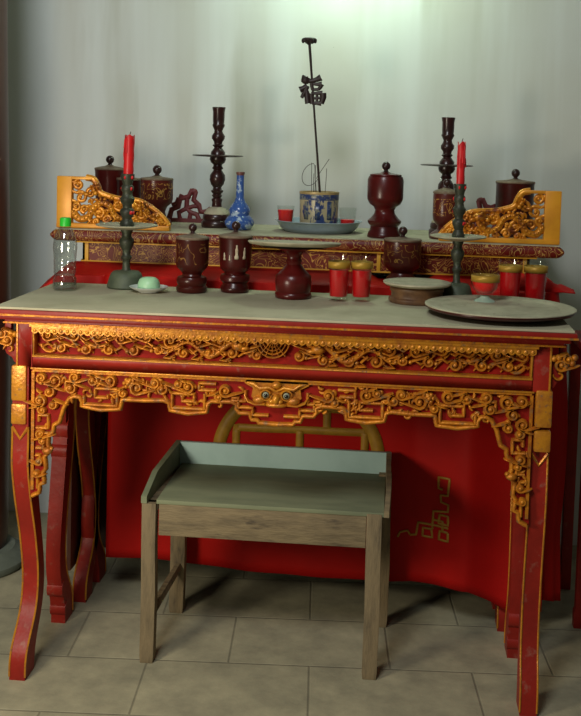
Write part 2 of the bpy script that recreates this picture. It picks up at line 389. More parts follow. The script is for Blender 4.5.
for _ in range(230):
    x = rf.uniform(-.65, .65); z = rf.uniform(.78, .85)
    if abs(x) < .09: continue
    if abs(x) > .56 and rf.random() < .5: z = rf.uniform(.60, .80); x = math.copysign(rf.uniform(.60 + (.05 if z < .7 else 0) * rf.random(), .65), x)
    if abs(x) > .545 and z < .78 and abs(x) < .60: continue
    a = rf.uniform(0, 6.28); q = rf.uniform(.010, .018); b_ = rf.uniform(-1.5, 1.5)
    g.ribbon([(x + q * i / 4 * cos(a + b_ * i / 4), z + q * i / 4 * sin(a + b_ * i / 4)) for i in range(-2, 5)], [.003, .006, .009, .010, .009, .007, .003], rf.uniform(.007, .012), ya)
g.box(-.655, .655, .040, .051, .853, .8595)
for sg in (-1, 1):
    g.box(sg * .655 - .004, sg * .655 + .004, .043, .051, .53, .853)
    # fret boxes hanging in the apron
    def fr(p, w=.0105): fret(g, [(sg * a, b) for a, b in p], w, .012, ya)
    fr([(.190, .815), (.190, .773), (.277, .773), (.277, .812), (.218, .812), (.218, .792), (.252, .792)])
    fr([(.425, .815), (.425, .770), (.515, .770), (.515, .795)]); fr([(.425, .815), (.485, .815), (.485, .790), (.450, .790), (.450, .800)])
    fr([(.115, .808), (.100, .808), (.100, .783), (.062, .783), (.062, .765), (.02, .765)]); fr([(.082, .83), (.082, .800), (.118, .800)])
    fr([(.645, .70), (.612, .70), (.612, .735), (.638, .735), (.638, .718)]); fr([(.645, .645), (.625, .645), (.625, .672), (.642, .672)])
    fr([(.645, .60), (.634, .60), (.634, .625), (.646, .625)]); fr([(.640, .565), (.640, .535)])
    fr([(.16, .842), (.205, .842), (.205, .824), (.165, .824)]); fr([(.535, .83), (.565, .83), (.565, .805)]); fr([(.345, .842), (.345, .815), (.325, .815)], .007)
    # cloud scrolls
    for (x, z, L, d, u) in ((.135, .826, .05, 1, 1), (.235, .832, .05, -1, 1), (.262, .838, .036, 1, -1), (.305, .822, .052, 1, -1), (.325, .838, .04, -1, 1), (.372, .822, .056, 1, 1), (.392, .838, .04, 1, -1), (.408, .806, .036, -1, -1), (.152, .808, .034, -1, -1),
                            (.445, .838, .05, -1, 1), (.492, .836, .05, 1, -1), (.540, .842, .045, 1, 1), (.552, .812, .05, 1, -1), (.595, .832, .058, -1, 1), (.630, .836, .045, 1, 1), (.610, .800, .05, 1, -1), (.635, .775, .05, -1, 1), (.600, .765, .042, 1, -1),
                            (.628, .750, .04, -1, -1), (.632, .685, .04, 1, 1), (.636, .610, .03, -1, 1), (.642, .575, .026, 1, 1), (.626, .665, .03, -1, -1)):
        scroll(g, sg * x, z, L * 1.08, sg * d, u, ya, .0105, .016)
    for a in range(6):     # blossom
        g.blob(sg * (.395 + .0105 * cos(a * pi / 3)), ya - .009, .833 + .0105 * sin(a * pi / 3), .006, .008, .006, 8, 5)
    g.blob(sg * .395, ya - .013, .833, .006, .008, .006, 8, 5)
    g.blob(sg * .612, ya - .012, .640, .015, .012, .010); g.blob(sg * .600, ya - .014, .647, .006, .007, .006)
g.build('scroll_carving', M['gold_old'], ap, ang=60)
# guardian mask in the middle of the apron
g = MB(); ym = .046
g.prism([(-.078, .862), (-.085, .85), (-.062, .838), (-.066, .815), (-.045, .797), (-.02, .790), (.02, .790), (.045, .797), (.066, .815), (.062, .838), (.085, .85), (.078, .862)], ym - .006, ym + .01)
for sg in (-1, 1):
    g.ribbon([(0, .833), (sg * .02, .842), (sg * .045, .838), (sg * .060, .850), (sg * .078, .853)], [.008, .014, .014, .011, .004], .016, ym)
    g.ribbon(spiral(sg * .027, .822, .015, .95, sg, 0, 18, .8), .007, .016, ym)
    g.blob(sg * .045, ym - .006, .808, .018, .014, .011); g.ribbon([(sg * .03, .797), (sg * .055, .795), (sg * .075, .803), (sg * .085, .82)], [.01, .009, .007, .003], .015, ym)
    g.blob(sg * .011, ym - .012, .806, .009, .010, .007)
g.blob(0, ym - .014, .812, .011, .015, .014); g.blob(0, ym - .010, .796, .03, .012, .007); g.blob(0, ym - .010, .849, .014, .012, .010)
mask = g.build('beast_mask', M['gold'], T, ang=60)
for sg in (-1, 1):
    MB().blob(sg * .027, ym - .014, .822, .0085, .006, .0085, 14, 8).build('eye', M['eyewhite'], mask)['label'] = 'round pale eye of the mask'
    e = MB(); e.blob(sg * .027, ym - .0185, .822, .0056, .004, .0056, 12, 6); e.build('pupil', M['eyedark'], mask)['label'] = 'dark pupil of the mask'
# legs
LEG = [(.864, .042, .098), (.70, .042, .098), (.675, .046, .096), (.64, .041, .098), (.59, .040, .108), (.49, .068, .132), (.387, .108, .160), (.30, .131, .182), (.248, .138, .190), (.19, .130, .186), (.15, .112, .172), (.10, .062, .140), (.07, .040, .120), (.05, .034, .112), (.0, .034, .108)]
def lerp_leg(z):
    for a, b in zip(LEG[:-1], LEG[1:]):
        if b[0] <= z <= a[0]:
            t = (a[0] - z) / (a[0] - b[0]); t2 = t
            return a[1] + (b[1] - a[1]) * t2, a[2] + (b[2] - a[2]) * t2
    return LEG[-1][1:]
def smooth_leg(z):
    ws = [(z + d, 1 - abs(d) / .05) for d in (-.036, -.024, -.012, 0, .012, .024, .036)]
    s = sum(w for _, w in ws); y0 = y1 = 0
    for q, w in ws:
        a, b = lerp_leg(min(max(q, 0), .864)); y0 += a * w / s; y1 += b * w / s
    return y0, y1
def make_legs(T, yc, x_out, edging=True, mred=None):
    mred = mred or M['red_worn']
    for sx in (-1, 1):
        for sy in (1, -1):
            amp = 1.0 if (sx < 0 and sy > 0) else (.75 if sx < 0 else .3); base = .07 if sx < 0 else .088
            def Y(y): return y if sy > 0 else 2 * yc - y
            def leg_y(z):
                a, b = smooth_leg(z); c = base + (a + b - .14) / 2 * amp; return c - (b - a) / 2, c + (b - a) / 2
            xa, xb = sx * (x_out if sx < 0 else x_out - .006), sx * (x_out - (.044 if sx < 0 else .050))
            secs = []
            for i in range(61):
                z = .864 - .864 * i / 60; y0, y1 = leg_y(z)
                secs.append([(xa, Y(y0), z), (xb, Y(y0), z), (xb, Y(y1), z), (xa, Y(y1), z)])
            lg = MB().loft(secs).build('leg', mred, T, bevel=.0, ang=35)
            g = MB()
            for (z0, z1) in ((.772, .868), (.708, .764)):
                ya_, yb_ = sorted((Y(.034), Y(.102))); xx = sorted((xa + sx * .002, xb + sx * .004))
                g.box(xx[0], xx[1], ya_, yb_, z0, z1)
            g.build('gilded_block', M['gold'], lg, bevel=.006)
            if sy < 0:       # carved curls on the inner face of the back legs
                for z, r_ in ((.60, .030), (.535, .024), (.12, .026), (.045, .022)):
                    yy = 2 * yc - leg_y(z)[1]
                    xx = sorted((xa + sx * .002, xb - sx * .002)); n_ = 14
                    MB().loft([[(x, yy + .012 + r_ * .8 * cos(2 * pi * q / n_), z + r_ * sin(2 * pi * q / n_)) for q in range(n_)] for x in xx]).build('carved_curl', mred, lg)
            if edging:
                g = MB()
                for xe in (xa, xb):
                    pts = [(xe, Y(leg_y(z)[0]), z) for z in [.70 - .69 * i / 50 for i in range(51)]]
                    g.tube(pts, .0028, 6)
                g.tube([(xa, Y(leg_y(.70)[0]), .70), (xa * .5 + xb * .5, Y(leg_y(.68)[0]) , .668), (xb, Y(leg_y(.70)[0]), .70)], .005, 6)
                g.build('gold_edging', M['gold'], lg)
make_legs(T, .25, .7105)
# side and back aprons, frame rails
for sx in (-1, 1):
    xx = sorted((sx * .690, sx * .670)); pl = [(.095, .984), (.095, .60), (.112, .62), (.118, .68), (.140, .70), (.150, .75), (.19, .775), (.25, .765), (.31, .775), (.35, .75), (.36, .70), (.382, .68), (.388, .62), (.405, .60), (.405, .984)]
    m_ = MB(); n_ = len(pl); m_.add([(xx[0], y, z) for y, z in pl] + [(xx[1], y, z) for y, z in pl], [tuple(range(n_)), tuple(reversed(range(n_, 2 * n_)))] + [(i, i + n_, (i + 1) % n_ + n_, (i + 1) % n_) for i in range(n_)])
    m_.build('side_apron', M['red'], T)
MB().box(-.69, .69, .440, .458, .800, .984).build('back_apron', M['red'], T, bevel=.002)
# end brackets under the overhang
for sx in (-1, 1):
    b = MB(); b.prism([(sx * a, c) for a, c in ((.698, .95), (.720, .955), (.742, .945), (.742, .915), (.733, .895), (.718, .885), (.710, .872), (.698, .866))], .055, .085)
    b.box(min(sx * .722, sx * .740), max(sx * .722, sx * .740), .06, .08, .945, .984)
    bo = b.build('end_bracket', M['red_worn'], T, bevel=.002)
    g = MB()
    scroll(g, sx * .725, .935, .05, -sx, 1, .056, .010, .02); scroll(g, sx * .742, .950, .045, sx, -1, .056, .010, .02); g.ribbon(spiral(sx * .722, .908, .016, .8, sx, pi), .007, .012, .056)
    for (a, c) in ((.706, .950), (.718, .953), (.735, .93), (.752, .940), (.758, .955)): g.blob(sx * a, .046, c, .009, .012, .009, 8, 5)
    g.build('gilded_cloud', M['gold_old'], bo, ang=60)

# ------------------------------------------------------------------ rear altar table and its red cloth
RT = thing('rear_altar_table', 'red lacquered table behind the front altar table, mostly covered by red cloth', 'altar table', (0, 0, 0))
MB().box(-.74, .74, .546, 1.22, 1.006, 1.0495).build('tabletop', M['red'], RT, bevel=.006)
f = MB(); f.box(-.67, .67, .560, .576, .82, 1.006); f.build('front_apron', M['red'], RT)
f = MB(); f.box(-.67, .67, 1.166, 1.184, .82, 1.006); f.build('back_apron', M['red'], RT)
MB().box(-.735, .735, .86, .875, .06, 1.006).build('back_shade_board', M['pillar'], RT)  # dark board added to stand in for the shade under the table
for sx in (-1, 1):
    a, b = sorted((sx * .700, sx * .712)); MB().box(a, b, .549, .86, .10, 1.006).build('side_shade_board', M['pillar'], RT)  # dark end boards, likewise added in place of the shade between the legs
for sx in (-1, 1):
    a, b = sorted((sx * .655, sx * .672)); MB().box(a, b, .58, 1.15, .82, 1.006).build('side_apron', M['red'], RT)
    for ky, sy in ((.512, 1), (.815, -1), (1.21, -1)):
        secs = []
        for i in range(61):
            z = 1.004 - 1.004 * i / 60; y0, y1 = smooth_leg(min(z, .86))
            xa, xb = sx * .690, sx * .648
            ya_, yb_ = (ky + y0, ky + y1) if sy > 0 else (ky - y0, ky - y1)
            secs.append([(xa, ya_, z), (xb, ya_, z), (xb, yb_, z), (xa, yb_, z)])
        lg = MB().loft(secs).build('leg', M['red_worn'], RT, ang=35)
        g = MB()
        for xe in (sx * .690, sx * .648):
            g.tube([(xe, ky + sy * smooth_leg(z)[0], z) for z in [.70 - .69 * i / 50 for i in range(51)]], .0028, 6)
        g.build('gold_edging', M['gold'], lg)

def tuck(x, t):
    k = 1 - min(1, max(0, (x - .38) / .16))
    y = .533 + .065 * k * min(1, max(0, (t - .08) / .22)) + .004 * t * sin(x * 13 + .5) * k + .003 * t * sin(x * 29 + 2 * t)
    if x > .45: y -= .010 * t * (1 + sin((x - .45) * 26)) * min(1, (x - .45) / .1)
    return y
def cloth():
    mb = MB(); ZT = 1.054
    def drop(x, t):      # t 0..1 down the front
        zb = .128 - .012 * sin(x * 5 + 1)
        if x > .55: zb += -.06 * min(1, (x - .55) / .12)
        z = ZT - .004 - (ZT - zb) * t
        y = tuck(x, t)
        return (x, y, z)
    xs = [-.597 + 1.307 * i / 90 for i in range(91)]
    def up(x): return 1 - min(1, max(0, (.105 - abs(x - .318)) / .04))     # the cloth is pushed up against the stand, flat under the jar
    rows = [[(x, .80, ZT) for x in xs], [(x, .70, ZT) for x in xs], [(x, .686, ZT + .001) for x in xs], [(x, .682, ZT + .024 * up(x)) for x in xs], [(x, .66, ZT + .025 * up(x)) for x in xs], [(x, .60, ZT + .013 * up(x)) for x in xs], [(x, .56, ZT + .005 * up(x)) for x in xs], [(x, .537, ZT) for x in xs]]
    rows += [[drop(x, i / 30) for x in xs] for i in range(31)]
    mb.grid(rows)
    # left end: sheet on the top falling a little way over the end
    xs = [-.597, -.63, -.66, -.69, -.715, -.735, -.750, -.775, -.80, -.82]
    def zl(x): return ZT if x > -.745 else ZT - (-.745 - x) * .85
    rows = [[(x, .80, zl(x)) for x in xs], [(x, .70, zl(x)) for x in xs], [(x, .686, zl(x) + .001) for x in xs], [(x, .682, zl(x) + .024) for x in xs], [(x, .66, zl(x) + .025) for x in xs], [(x, .60, zl(x) + .013) for x in xs], [(x, .56, zl(x) + .005) for x in xs], [(x, .537, zl(x) - .003) for x in xs], [(x, .534, zl(x) - .04) for x in xs], [(x, .534, zl(x) - .085) for x in xs]]
    mb.grid(rows)
    # right end: the cloth goes round the corner and hangs in folds
    N = 40; rows = []
    for j in range(31):
        t = j / 30; row = []
        for i in range(N + 1):
            u = i / N
            bulge = .030 * sin(min(1, t * 1.3) * pi) + .035 * t
            cx, cy = .71, .70
            if u < .35:
                a = -pi / 2 + (u / .35) * pi / 2
                r0 = .055 + bulge
                px, py = cx + .02 + r0 * cos(a), .533 + r0 + r0 * sin(a)
            else:
                px, py = cx + .02 + .055 + bulge, .533 + .055 + bulge + (u - .35) * .42
            fold = .020 * t * sin(u * 26 + 1.5) + .012 * t * sin(u * 47)
            zb = .075 + .20 * max(0, u - .2) + .03 * sin(u * 11)
            row.append((px + fold + .006, py - .5 * fold, ZT - (ZT - zb) * t))
        rows.append(row)
    mb.grid([[(.70 + .06 * min(1, max(0, i / N / .35)), .66 if i / N < .35 else .66 + (i / N - .35) * .42, ZT) for i in range(N + 1)]] + rows)
    # a bunched fold left lying on the right front corner, with a raised tip
    rows = []
    for i in range(15):
        v = i / 14; row = []
        for k in range(21):
            u = k / 20; x = .60 + .235 * u; y = .545 + .10 * v
            e = sin(pi * v) ** .7
            hgt = .046 * e * sin(pi * min(1, u * 1.15)) ** .8 + .018 * math.exp(-((u - .86) / .07) ** 2 - ((v - .45) / .3) ** 2) + .006 * e * sin(u * 19 + v * 4)
            row.append((x, y, ZT + .001 + max(0, hgt)))
        rows.append(row)
    mb.grid(rows)
    return mb
c = cloth().build('red_altar_cloth', M['cloth'], solid=.003)
tag(c, 'red satin cloth with gold embroidery draped over the rear table', 'altar cloth')
# embroidery follows the hanging cloth
def on_cloth(x, z):
    ZT = 1.054; zb = .128 - .012 * sin(x * 5 + 1); t = (ZT - .004 - z) / (ZT - zb)
    return tuck(x, t) - .0028
def stitched(lines, name, w):
    mb = MB()
    for pts in lines:
        d = dense(pts, .008); rows = []
        for i, (x, z) in enumerate(d):
            a = d[max(0, i - 1)]; b = d[min(len(d) - 1, i + 1)]; dx, dz = b[0] - a[0], b[1] - a[1]; L = math.hypot(dx, dz) or 1
            nx, nz = -dz / L * w / 2, dx / L * w / 2
            rows.append([(x + nx, on_cloth(x + nx, z + nz), z + nz), (x - nx, on_cloth(x - nx, z - nz), z - nz)])
        mb.grid(rows)
    return mb.build(name, M['embroid'], c, solid=.002)
ring = [(.014 + .252 * cos(a), .500 + .215 * sin(a)) for a in [2 * pi * i / 72 for i in range(73)]]
o = stitched([ring], 'medallion_ring', .040); o['label'] = 'gold embroidered ring'
o = stitched([[(-.183, .44), (-.183, .582), (.225, .585)], [(.018, .58), (.018, .44)], [(.102, .69), (.102, .585)], [(.222, .585), (.222, .44)], [(-.12, .655), (.15, .655)], [(-.183, .46), (.225, .46)]], 'longevity_motif', .024)
o['label'] = 'gold embroidered long life character strokes'
o = stitched([[(.466, .430), (.454, .432), (.453, .466), (.486, .467), (.482, .414), (.461, .412), (.463, .390), (.485, .386), (.484, .364), (.441, .357), (.440, .300)],
              [(.460, .350), (.485, .350), (.486, .322), (.458, .322), (.460, .350)], [(.486, .299), (.462, .299), (.460, .272), (.487, .272), (.486, .299)],
              [(.437, .299), (.411, .299), (.411, .273), (.441, .273), (.437, .299)], [(.487, .313), (.396, .313), (.391, .273), (.372, .270)], [(.372, .272), (.364, .284), (.341, .278), (.334, .262)],
              [(.440, .33), (.47, .33), (.47, .30)]], 'corner_fret', .0065)
o['label'] = 'gold embroidered corner fret'

# ------------------------------------------------------------------ low altar stand on the rear table
A = thing('low_altar_stand', 'burgundy low altar stand with gold scrolls and yellow frame, on the red cloth', 'altar stand', (0, 0, 1.0557))
H = .1275    # height of the stand
s = MB(); prof_ = [(.66 + .013 * (1 - cos(a)) if False else .66 + .012 - .012 * sin(a), H - .019 + .019 * cos(a)) for a in [pi * i / 10 for i in range(11)]]
secs = []
for sx in [-.815, -.812, -.805, -.795] + [-.78 + 1.56 * i / 20 for i in range(21)] + [.795, .805, .812, .815]:
    e = max(0, (abs(sx) - .79) / .025); k = (1 - e * e) ** .5 if e < 1 else .15; k = max(k, .25)
    mz = H - .019
    secs.append([(sx, 1.140, mz - .019 * k), (sx, 1.140, mz + .019 * k)] + [(sx, y, mz + (z - mz) * k) for y, z in prof_])
s.loft(secs).build('scroll_edged_top', M['altar_edge'], A, ang=50)
MB().box(-.80, .80, .668, 1.138, H - .002, H + .0015).build('dusty_surface', M['dust_disc'], A)
s = MB(); s.box(-.715, .715, .69, .705, .026, H - .040); s.box(-.715, .715, 1.09, 1.105, .014, H - .040); s.box(-.715, -.70, .69, 1.105, .014, H - .04); s.box(.70, .715, .69, 1.105, .014, H - .04)
s.build('apron', M['altar_panel'], A)
g = MB(); g.box(-.735, .735, .672, .712, H - .0425, H - .0365); g.box(-.72, .72, .683, .692, .0225, .0275)
for x in (-.70, -.245, .245, .70): g.box(x - .006, x + .006, .683, .70, .027, H - .04)
g.build('yellow_frame', M['yellow'], A, bevel=.001)
for sx in (-1, 1):
    for y in (.69, 1.08):
        a, b = sorted((sx * .72, sx * .690)); MB().box(a, b, y, y + .03, 0, .030).build('foot', M['burg'], A, bevel=.002)
ZA = 1.0557 + H + .0016

# ------------------------------------------------------------------ gilded openwork panels
def gilt_panel(sg, label, x_out, y):
    t = thing('gilded_dragon_panel', label, 'carved panel', (x_out, y, ZA), 'pair of gilded dragon panels')
    d = -sg      # direction in which the panel gets lower
    fr_ = MB(); a, b = sorted((0, d * .050)); fr_.box(a, b, -.014, .014, 0, .168)
    a, b = sorted((0, d * .375)); fr_.box(a, b, -.016, .016, 0, .016)
    a, b = sorted((d * .03, d * .115)); fr_.box(a, b, -.012, .012, .158, .168)
    fr_.build('frame', M['gilt_frame'], t, bevel=.003)
    g = MB()
    def P(pts, y0=0): return [(d * x, y0, z) for x, z in pts]
    top = [(.095, .165), (.118, .160), (.132, .140), (.142, .118), (.165, .108), (.20, .100), (.235, .098), (.270, .095), (.30, .082), (.33, .062), (.355, .040), (.372, .018)]
    def cr(pts, n=5):
        out = []
        for i in range(len(pts) - 1):
            p0, p1, p2, p3 = pts[max(i - 1, 0)], pts[i], pts[i + 1], pts[min(i + 2, len(pts) - 1)]
            for k in range(n):
                q = k / n
                out.append(tuple(.5 * (2 * p1[j] + (p2[j] - p0[j]) * q + (2 * p0[j] - 5 * p1[j] + 4 * p2[j] - p3[j]) * q * q + (3 * p1[j] - p0[j] - 3 * p2[j] + p3[j]) * q ** 3) for j in (0, 1)))
        return out + [pts[-1]]
    tc = cr(top); g.tube(P(tc), [.0115 - .004 * i / len(tc) for i in range(len(tc))], 10)
    body = cr([(.055, .050), (.075, .030), (.105, .038), (.120, .065), (.145, .085), (.175, .075), (.190, .048), (.215, .035), (.245, .050), (.262, .078), (.290, .072), (.310, .045), (.340, .030), (.365, .020)])
    g.tube(P(body, -.006), [.0125 * (1 - .5 * i / len(body)) for i in range(len(body))], 10)
    for i in range(0, len(body), 2): g.blob(d * body[i][0], -.018, body[i][1] + .003, .005, .005, .005, 6, 4)
    rr = random.Random(3)
    for (x, z, r, k) in ((.070, .142, .018, 1), (.078, .100, .020, -1), (.064, .072, .015, 1), (.110, .115, .018, 1), (.140, .050, .018, -1), (.165, .030, .015, 1), (.205, .078, .018, -1), (.228, .072, .014, 1), (.255, .028, .014, -1), (.280, .050, .014, 1), (.330, .046, .012, -1), (.090, .062, .014, -1), (.232, .022, .012, 1), (.130, .022, .012, -1)):
        sp = spiral(x, z, r, 1.2, k, rr.uniform(0, 6.28), 18, .25)
        g.tube(P(sp, rr.uniform(-.006, .004)), [.0062] * len(sp), 7)
        g.blob(d * x, -.006, z, .006, .008, .006, 8, 5)
    for _ in range(46):
        q = rr.choice(tc[4:]); x = q[0] + rr.uniform(-.015, .015); z = max(.02, q[1] - abs(rr.gauss(0, .03)))
        g.blob(d * x, rr.uniform(-.014, -.002), z, rr.uniform(.004, .009), .007, rr.uniform(.004, .008), 7, 5)
    for _ in range(44):      # leaves and flames
        q = rr.choice(tc[3:]); x = q[0] + rr.uniform(-.02, .01); z = max(.024, q[1] * rr.uniform(.25, .98)); a = rr.uniform(0, 6.28); L = rr.uniform(.010, .020); y_ = rr.uniform(-.014, .006); bb = rr.uniform(-1.6, 1.6)
        x = min(x, .352)
        g.tube(P([(x + L * i / 3 * cos(a + bb * i / 3), max(.012, z + L * i / 3 * sin(a + bb * i / 3))) for i in range(-1, 4)], y_), [.003, .0055, .006, .005, .002], 6)
    # dragon head and legs
    g.blob(d * .250, -.010, .078, .022, .014, .015); g.blob(d * .272, -.012, .070, .014, .011, .009); g.blob(d * .243, -.020, .090, .006, .006, .006)
    for x, z in ((.10, .04), (.185, .05), (.29, .06)):
        g.tube(P([(x, z), (x + .012, z - .016), (x + .002, z - .026), (x + .018, z - .03)], -.008), [.008, .007, .006, .003], 7)
    for x, z in ((.055, .15), (.052, .12), (.054, .09), (.052, .04)): g.tube(P([(x - .006, z), (x + .012, z - .006), (x + .022, z + .004)]), [.006, .005, .004], 7)
    for x in (.11, .19, .26, .335): g.tube(P([(x, .010), (x + .004, .03), (x - .004, .048)]), [.006, .005, .005], 7)
    g.build('dragon_openwork', M['gilt'], t, ang=60)
    return t
gilt_panel(-1, 'gilded openwork dragon panel at the left end of the low altar stand', -.808, .716)
gilt_panel(1, 'gilded openwork dragon panel at the right end of the low altar stand', .806, .716)

# ------------------------------------------------------------------ lathe-turned things
def lathe_part(prof, name, m, t, n=32): return MB().lathe(prof, n).build(name, m, t, ang=45)
def ballknob(z, r, stem):
    return [(r * .9, z), (r * .55, z + .003), (r * .45, z + stem)] + [(max(.0008, r * sin(a)), z + stem + r - r * cos(a)) for a in [pi * (.18 + .82 * i / 9) for i in range(10)]]
LAC = 'lacquer ritual vessels'
def jar(label, loc, body, rim_r, rim_z, m, knob_r=.0125, lid_m=None, name='lacquer_jar', dome=.014, group=LAC, knob_m=None):
    t = thing(name, label, 'jar', loc, group)
    lathe_part(body, 'body', m, t)
    lid = lathe_part([(rim_r, rim_z), (rim_r * 1.03, rim_z + .003), (rim_r * 1.0, rim_z + .007), (rim_r * .75, rim_z + dome * .75), (rim_r * .35, rim_z + dome), (knob_r * .8, rim_z + dome + .003)], 'lid', lid_m or M['lid'], t)
    kb = lathe_part(ballknob(rim_z + dome + .002, knob_r, .006), 'knob', knob_m or M['darkwood'], lid, 20)
    return t
j1 = [(.043, 0), (.046, .004), (.046, .016), (.041, .020), (.044, .026), (.046, .036), (.042, .045), (.030, .049), (.028, .054), (.034, .062), (.046, .074), (.0485, .085), (.0485, .150), (.0495, .153), (.0495, .157)]
jar('dark lacquer jar with faint gold motif, beside the saucer with the green cake', (-.302, .420, Z + .001), j1, .048, .157, M['burg_gold'])
j2 = [(.040, 0), (.043, .004), (.043, .014), (.038, .022), (.036, .028), (.044, .034), (.045, .046), (.042, .052), (.032, .055), (.033, .060), (.043, .068), (.046, .078), (.0475, .1), (.050, .158), (.051, .163)]
t = jar('dark lacquer jar with worn cream patches, nearest the tall pedestal tray', (-.179, .460, Z + .001), j2, .0495, .163, M['burg'], .0135)
mb = MB()
for (a0, wd, zz, hh) in ((-2.15, .16, .098, .022), (-1.78, .10, .098, .016), (-1.35, .24, .102, .042), (-.85, .2, .102, .034)):
    rows = []
    for q in range(7):
        v = q / 6; wv = wd * (1 - .6 * v) * (1 + .25 * sin(q * 2.1)); rr_ = .0476 + .0024 * ((zz + hh * v) - .1) / .058 + .0009
        rows.append([(rr_ * cos(a0 + wv * (u - .5)), rr_ * sin(a0 + wv * (u - .5)), zz + hh * v) for u in (0, .33, .66, 1)])
    mb.grid(rows)
mb.build('bare_patches', M['worn_cream'], t, solid=.001)['label'] = 'cream patches where lacquer has worn off'
j3 = [(.046, 0), (.048, .005), (.046, .02), (.036, .028), (.034, .036), (.045, .046), (.055, .055), (.0575, .065), (.0575, .132)]
jar('dark lacquer jar with gold brushwork, behind the small round stand', (.318, .594, 1.0565), [(r, z) for r, z in j3], .057, .133, M['burg_plain_gold'], .0135, dome=.010)
# tall pedestal tray, front centre
t = thing('pedestal_tray', 'tall dark red pedestal tray, centre of the front table', 'tray', (.004, .385, Z + .001), 'pedestal trays on the front table')
lathe_part([(.050, 0), (.053, .004), (.053, .014), (.049, .018), (.051, .024), (.053, .045), (.052, .064), (.044, .072), (.030, .086), (.021, .098), (.022, .104), (.024, .108), (.021, .113), (.021, .124), (.030, .136), (.060, .146), (.10, .150)], 'stem', M['burg_mid'], t)
lathe_part([(.10, .149), (.131, .154), (.136, .160), (.135, .1625), (.128, .1625), (.124, .160), (.002, .160)], 'dish', M['dust_disc'], t, 48).rotation_euler = (radians(-3.5), 0, 0)
# small round stand, right
t = thing('round_stand', 'low round wooden stand with dusty top, between the two glasses and the big tray', 'stand', (.362, .398, Z + .001), 'pedestal trays on the front table')
lathe_part([(.078, 0), (.081, .004), (.081, .012), (.074, .016), (.074, .030), (.078, .034), (.078, .042), (.070, .048)], 'foot', mat('brown_gold_wood', (.085, .04, .02), .45, col2=(.15, .075, .03), nscale=30), t, 40)
lathe_part([(.070, .046), (.092, .050), (.098, .055), (.097, .059), (.088, .060), (.002, .058)], 'top', M['dust_disc'], t, 48)
# big round tray
t = thing('round_tray', 'large round dusty tray at the right end of the front table', 'tray', (.581, .206, Z + .001))
lathe_part([(.125, 0), (.135, .002), (.165, .009), (.194, .015), (.2005, .020), (.2005, .0245), (.150, .0200)], 'underside', M['burg'], t, 64)
lathe_part([(.2008, .0240), (.2008, .0262), (.198, .0275), (.160, .0255), (.153, .0215), (.148, .0205), (.002, .0203)], 'top', M['dust_disc'], t, 64)
mb = MB(); rr = random.Random(5)
for _ in range(34):
    x, y = rr.gauss(.035, .035), rr.gauss(.03, .025); s_ = rr.uniform(.003, .009)
    mb.blob(x, y, .0208, s_, s_ * .7, .0012, 7, 4)
mb.build('dried_residue', mat('dried_petals', (.22, .06, .05), .8, col2=(.5, .5, .42), nscale=40), t)['kind'] = 'stuff'

# candle holders (green bronze, front)
def candle_holder(label, loc, k=1.0):
    t = thing('bronze_candle_holder', label, 'candle holder', loc, 'bronze candle holders'); t.scale = (k, k, .955)
    lathe_part([(.055, 0), (.058, .004), (.056, .012), (.050, .034), (.045, .046), (.038, .052), (.016, .055)], 'base', M['bronze_green'], t)
    lathe_part([(.016, .054), (.012, .060), (.011, .078), (.0125, .088), (.016, .093), (.0165, .098), (.012, .103), (.012, .116), (.018, .128), (.0225, .142), (.022, .152), (.015, .160), (.014, .170), (.018, .178), (.018, .186)], 'stem', M['bronze'], t, 24)
    lathe_part([(.018, .183), (.06, .189), (.092, .196), (.0935, .199), (.09, .2005), (.018, .194)], 'drip_dish', M['dust_disc'], t, 40)
    lathe_part([(.020, .193), (.022, .202), (.018, .210), (.014, .218), (.017, .226), (.022, .238), (.021, .246), (.014, .252), (.014, .262), (.020, .270), (.022, .282), (.016, .290), (.014, .300), (.019, .308), (.019, .318), (.014, .325), (.016, .334), (.020, .345), (.0205, .358), (.017, .359)], 'socket', M['bronze'], t, 24)
    w = MB(); rr = random.Random(9)
    for _ in range(26):
        a = rr.uniform(0, 6.28); q = rr.choice(((.021, .240), (.021, .276), (.0195, .315), (.0205, .35), (.05, .1935), (.035, .193)))
        w.blob(q[0] * cos(a), q[0] * sin(a), q[1] - .002, .0035, .0035, .006, 7, 4)
    w.build('wax_drips', M['candle'], t)['kind'] = 'stuff'
    return t
def candle(label, loc, r, h, lean=0.0):
    t = thing('red_candle', label, 'candle', loc, 'red candles'); rr = random.Random(int(h * 1000))
    mb = MB(); secs = []; n = 20
    for i in range(13):
        z = h * i / 12; secs.append([((r * (1 + .05 * sin(i * 1.3 + k)) if 0 < i < 12 else r) * cos(2 * pi * k / n) + lean * z, r * sin(2 * pi * k / n), z + (.006 * sin(k * .9) if i == 12 else 0)) for k in range(n)])
    mb.loft(secs)
    for k in range(7):
        a = rr.uniform(0, 6.28); z1 = h * rr.uniform(.55, .95); z0 = z1 - h * rr.uniform(.2, .4)
        mb.tube([(r * cos(a) + lean * z, r * sin(a), z) for z in (z1, .5 * (z0 + z1), z0)], [.002, .0028, .0036], 7)
    mb.build('wax', M['candle'], t, ang=60)
    MB().tube([(lean * h, 0, h - .002), (lean * h + .001, 0, h + .008), (lean * h + .003, 0, h + .014)], .0012, 6).build('wick', M['wick'], t)
candle_holder('green bronze candle holder with red candle, between water bottle and saucer', (-.510, .455, Z + .001))
candle('thick red candle with drips, in the left bronze holder', (-.508, .455, Z + .344), .0150, .112, .02)
candle_holder('green bronze candle holder with red candle, behind the big round tray', (.478, .466, Z + .001), .88)
candle('slim red candle with drips, in the right bronze holder', (.478, .466, Z + .344), .0120, .118)
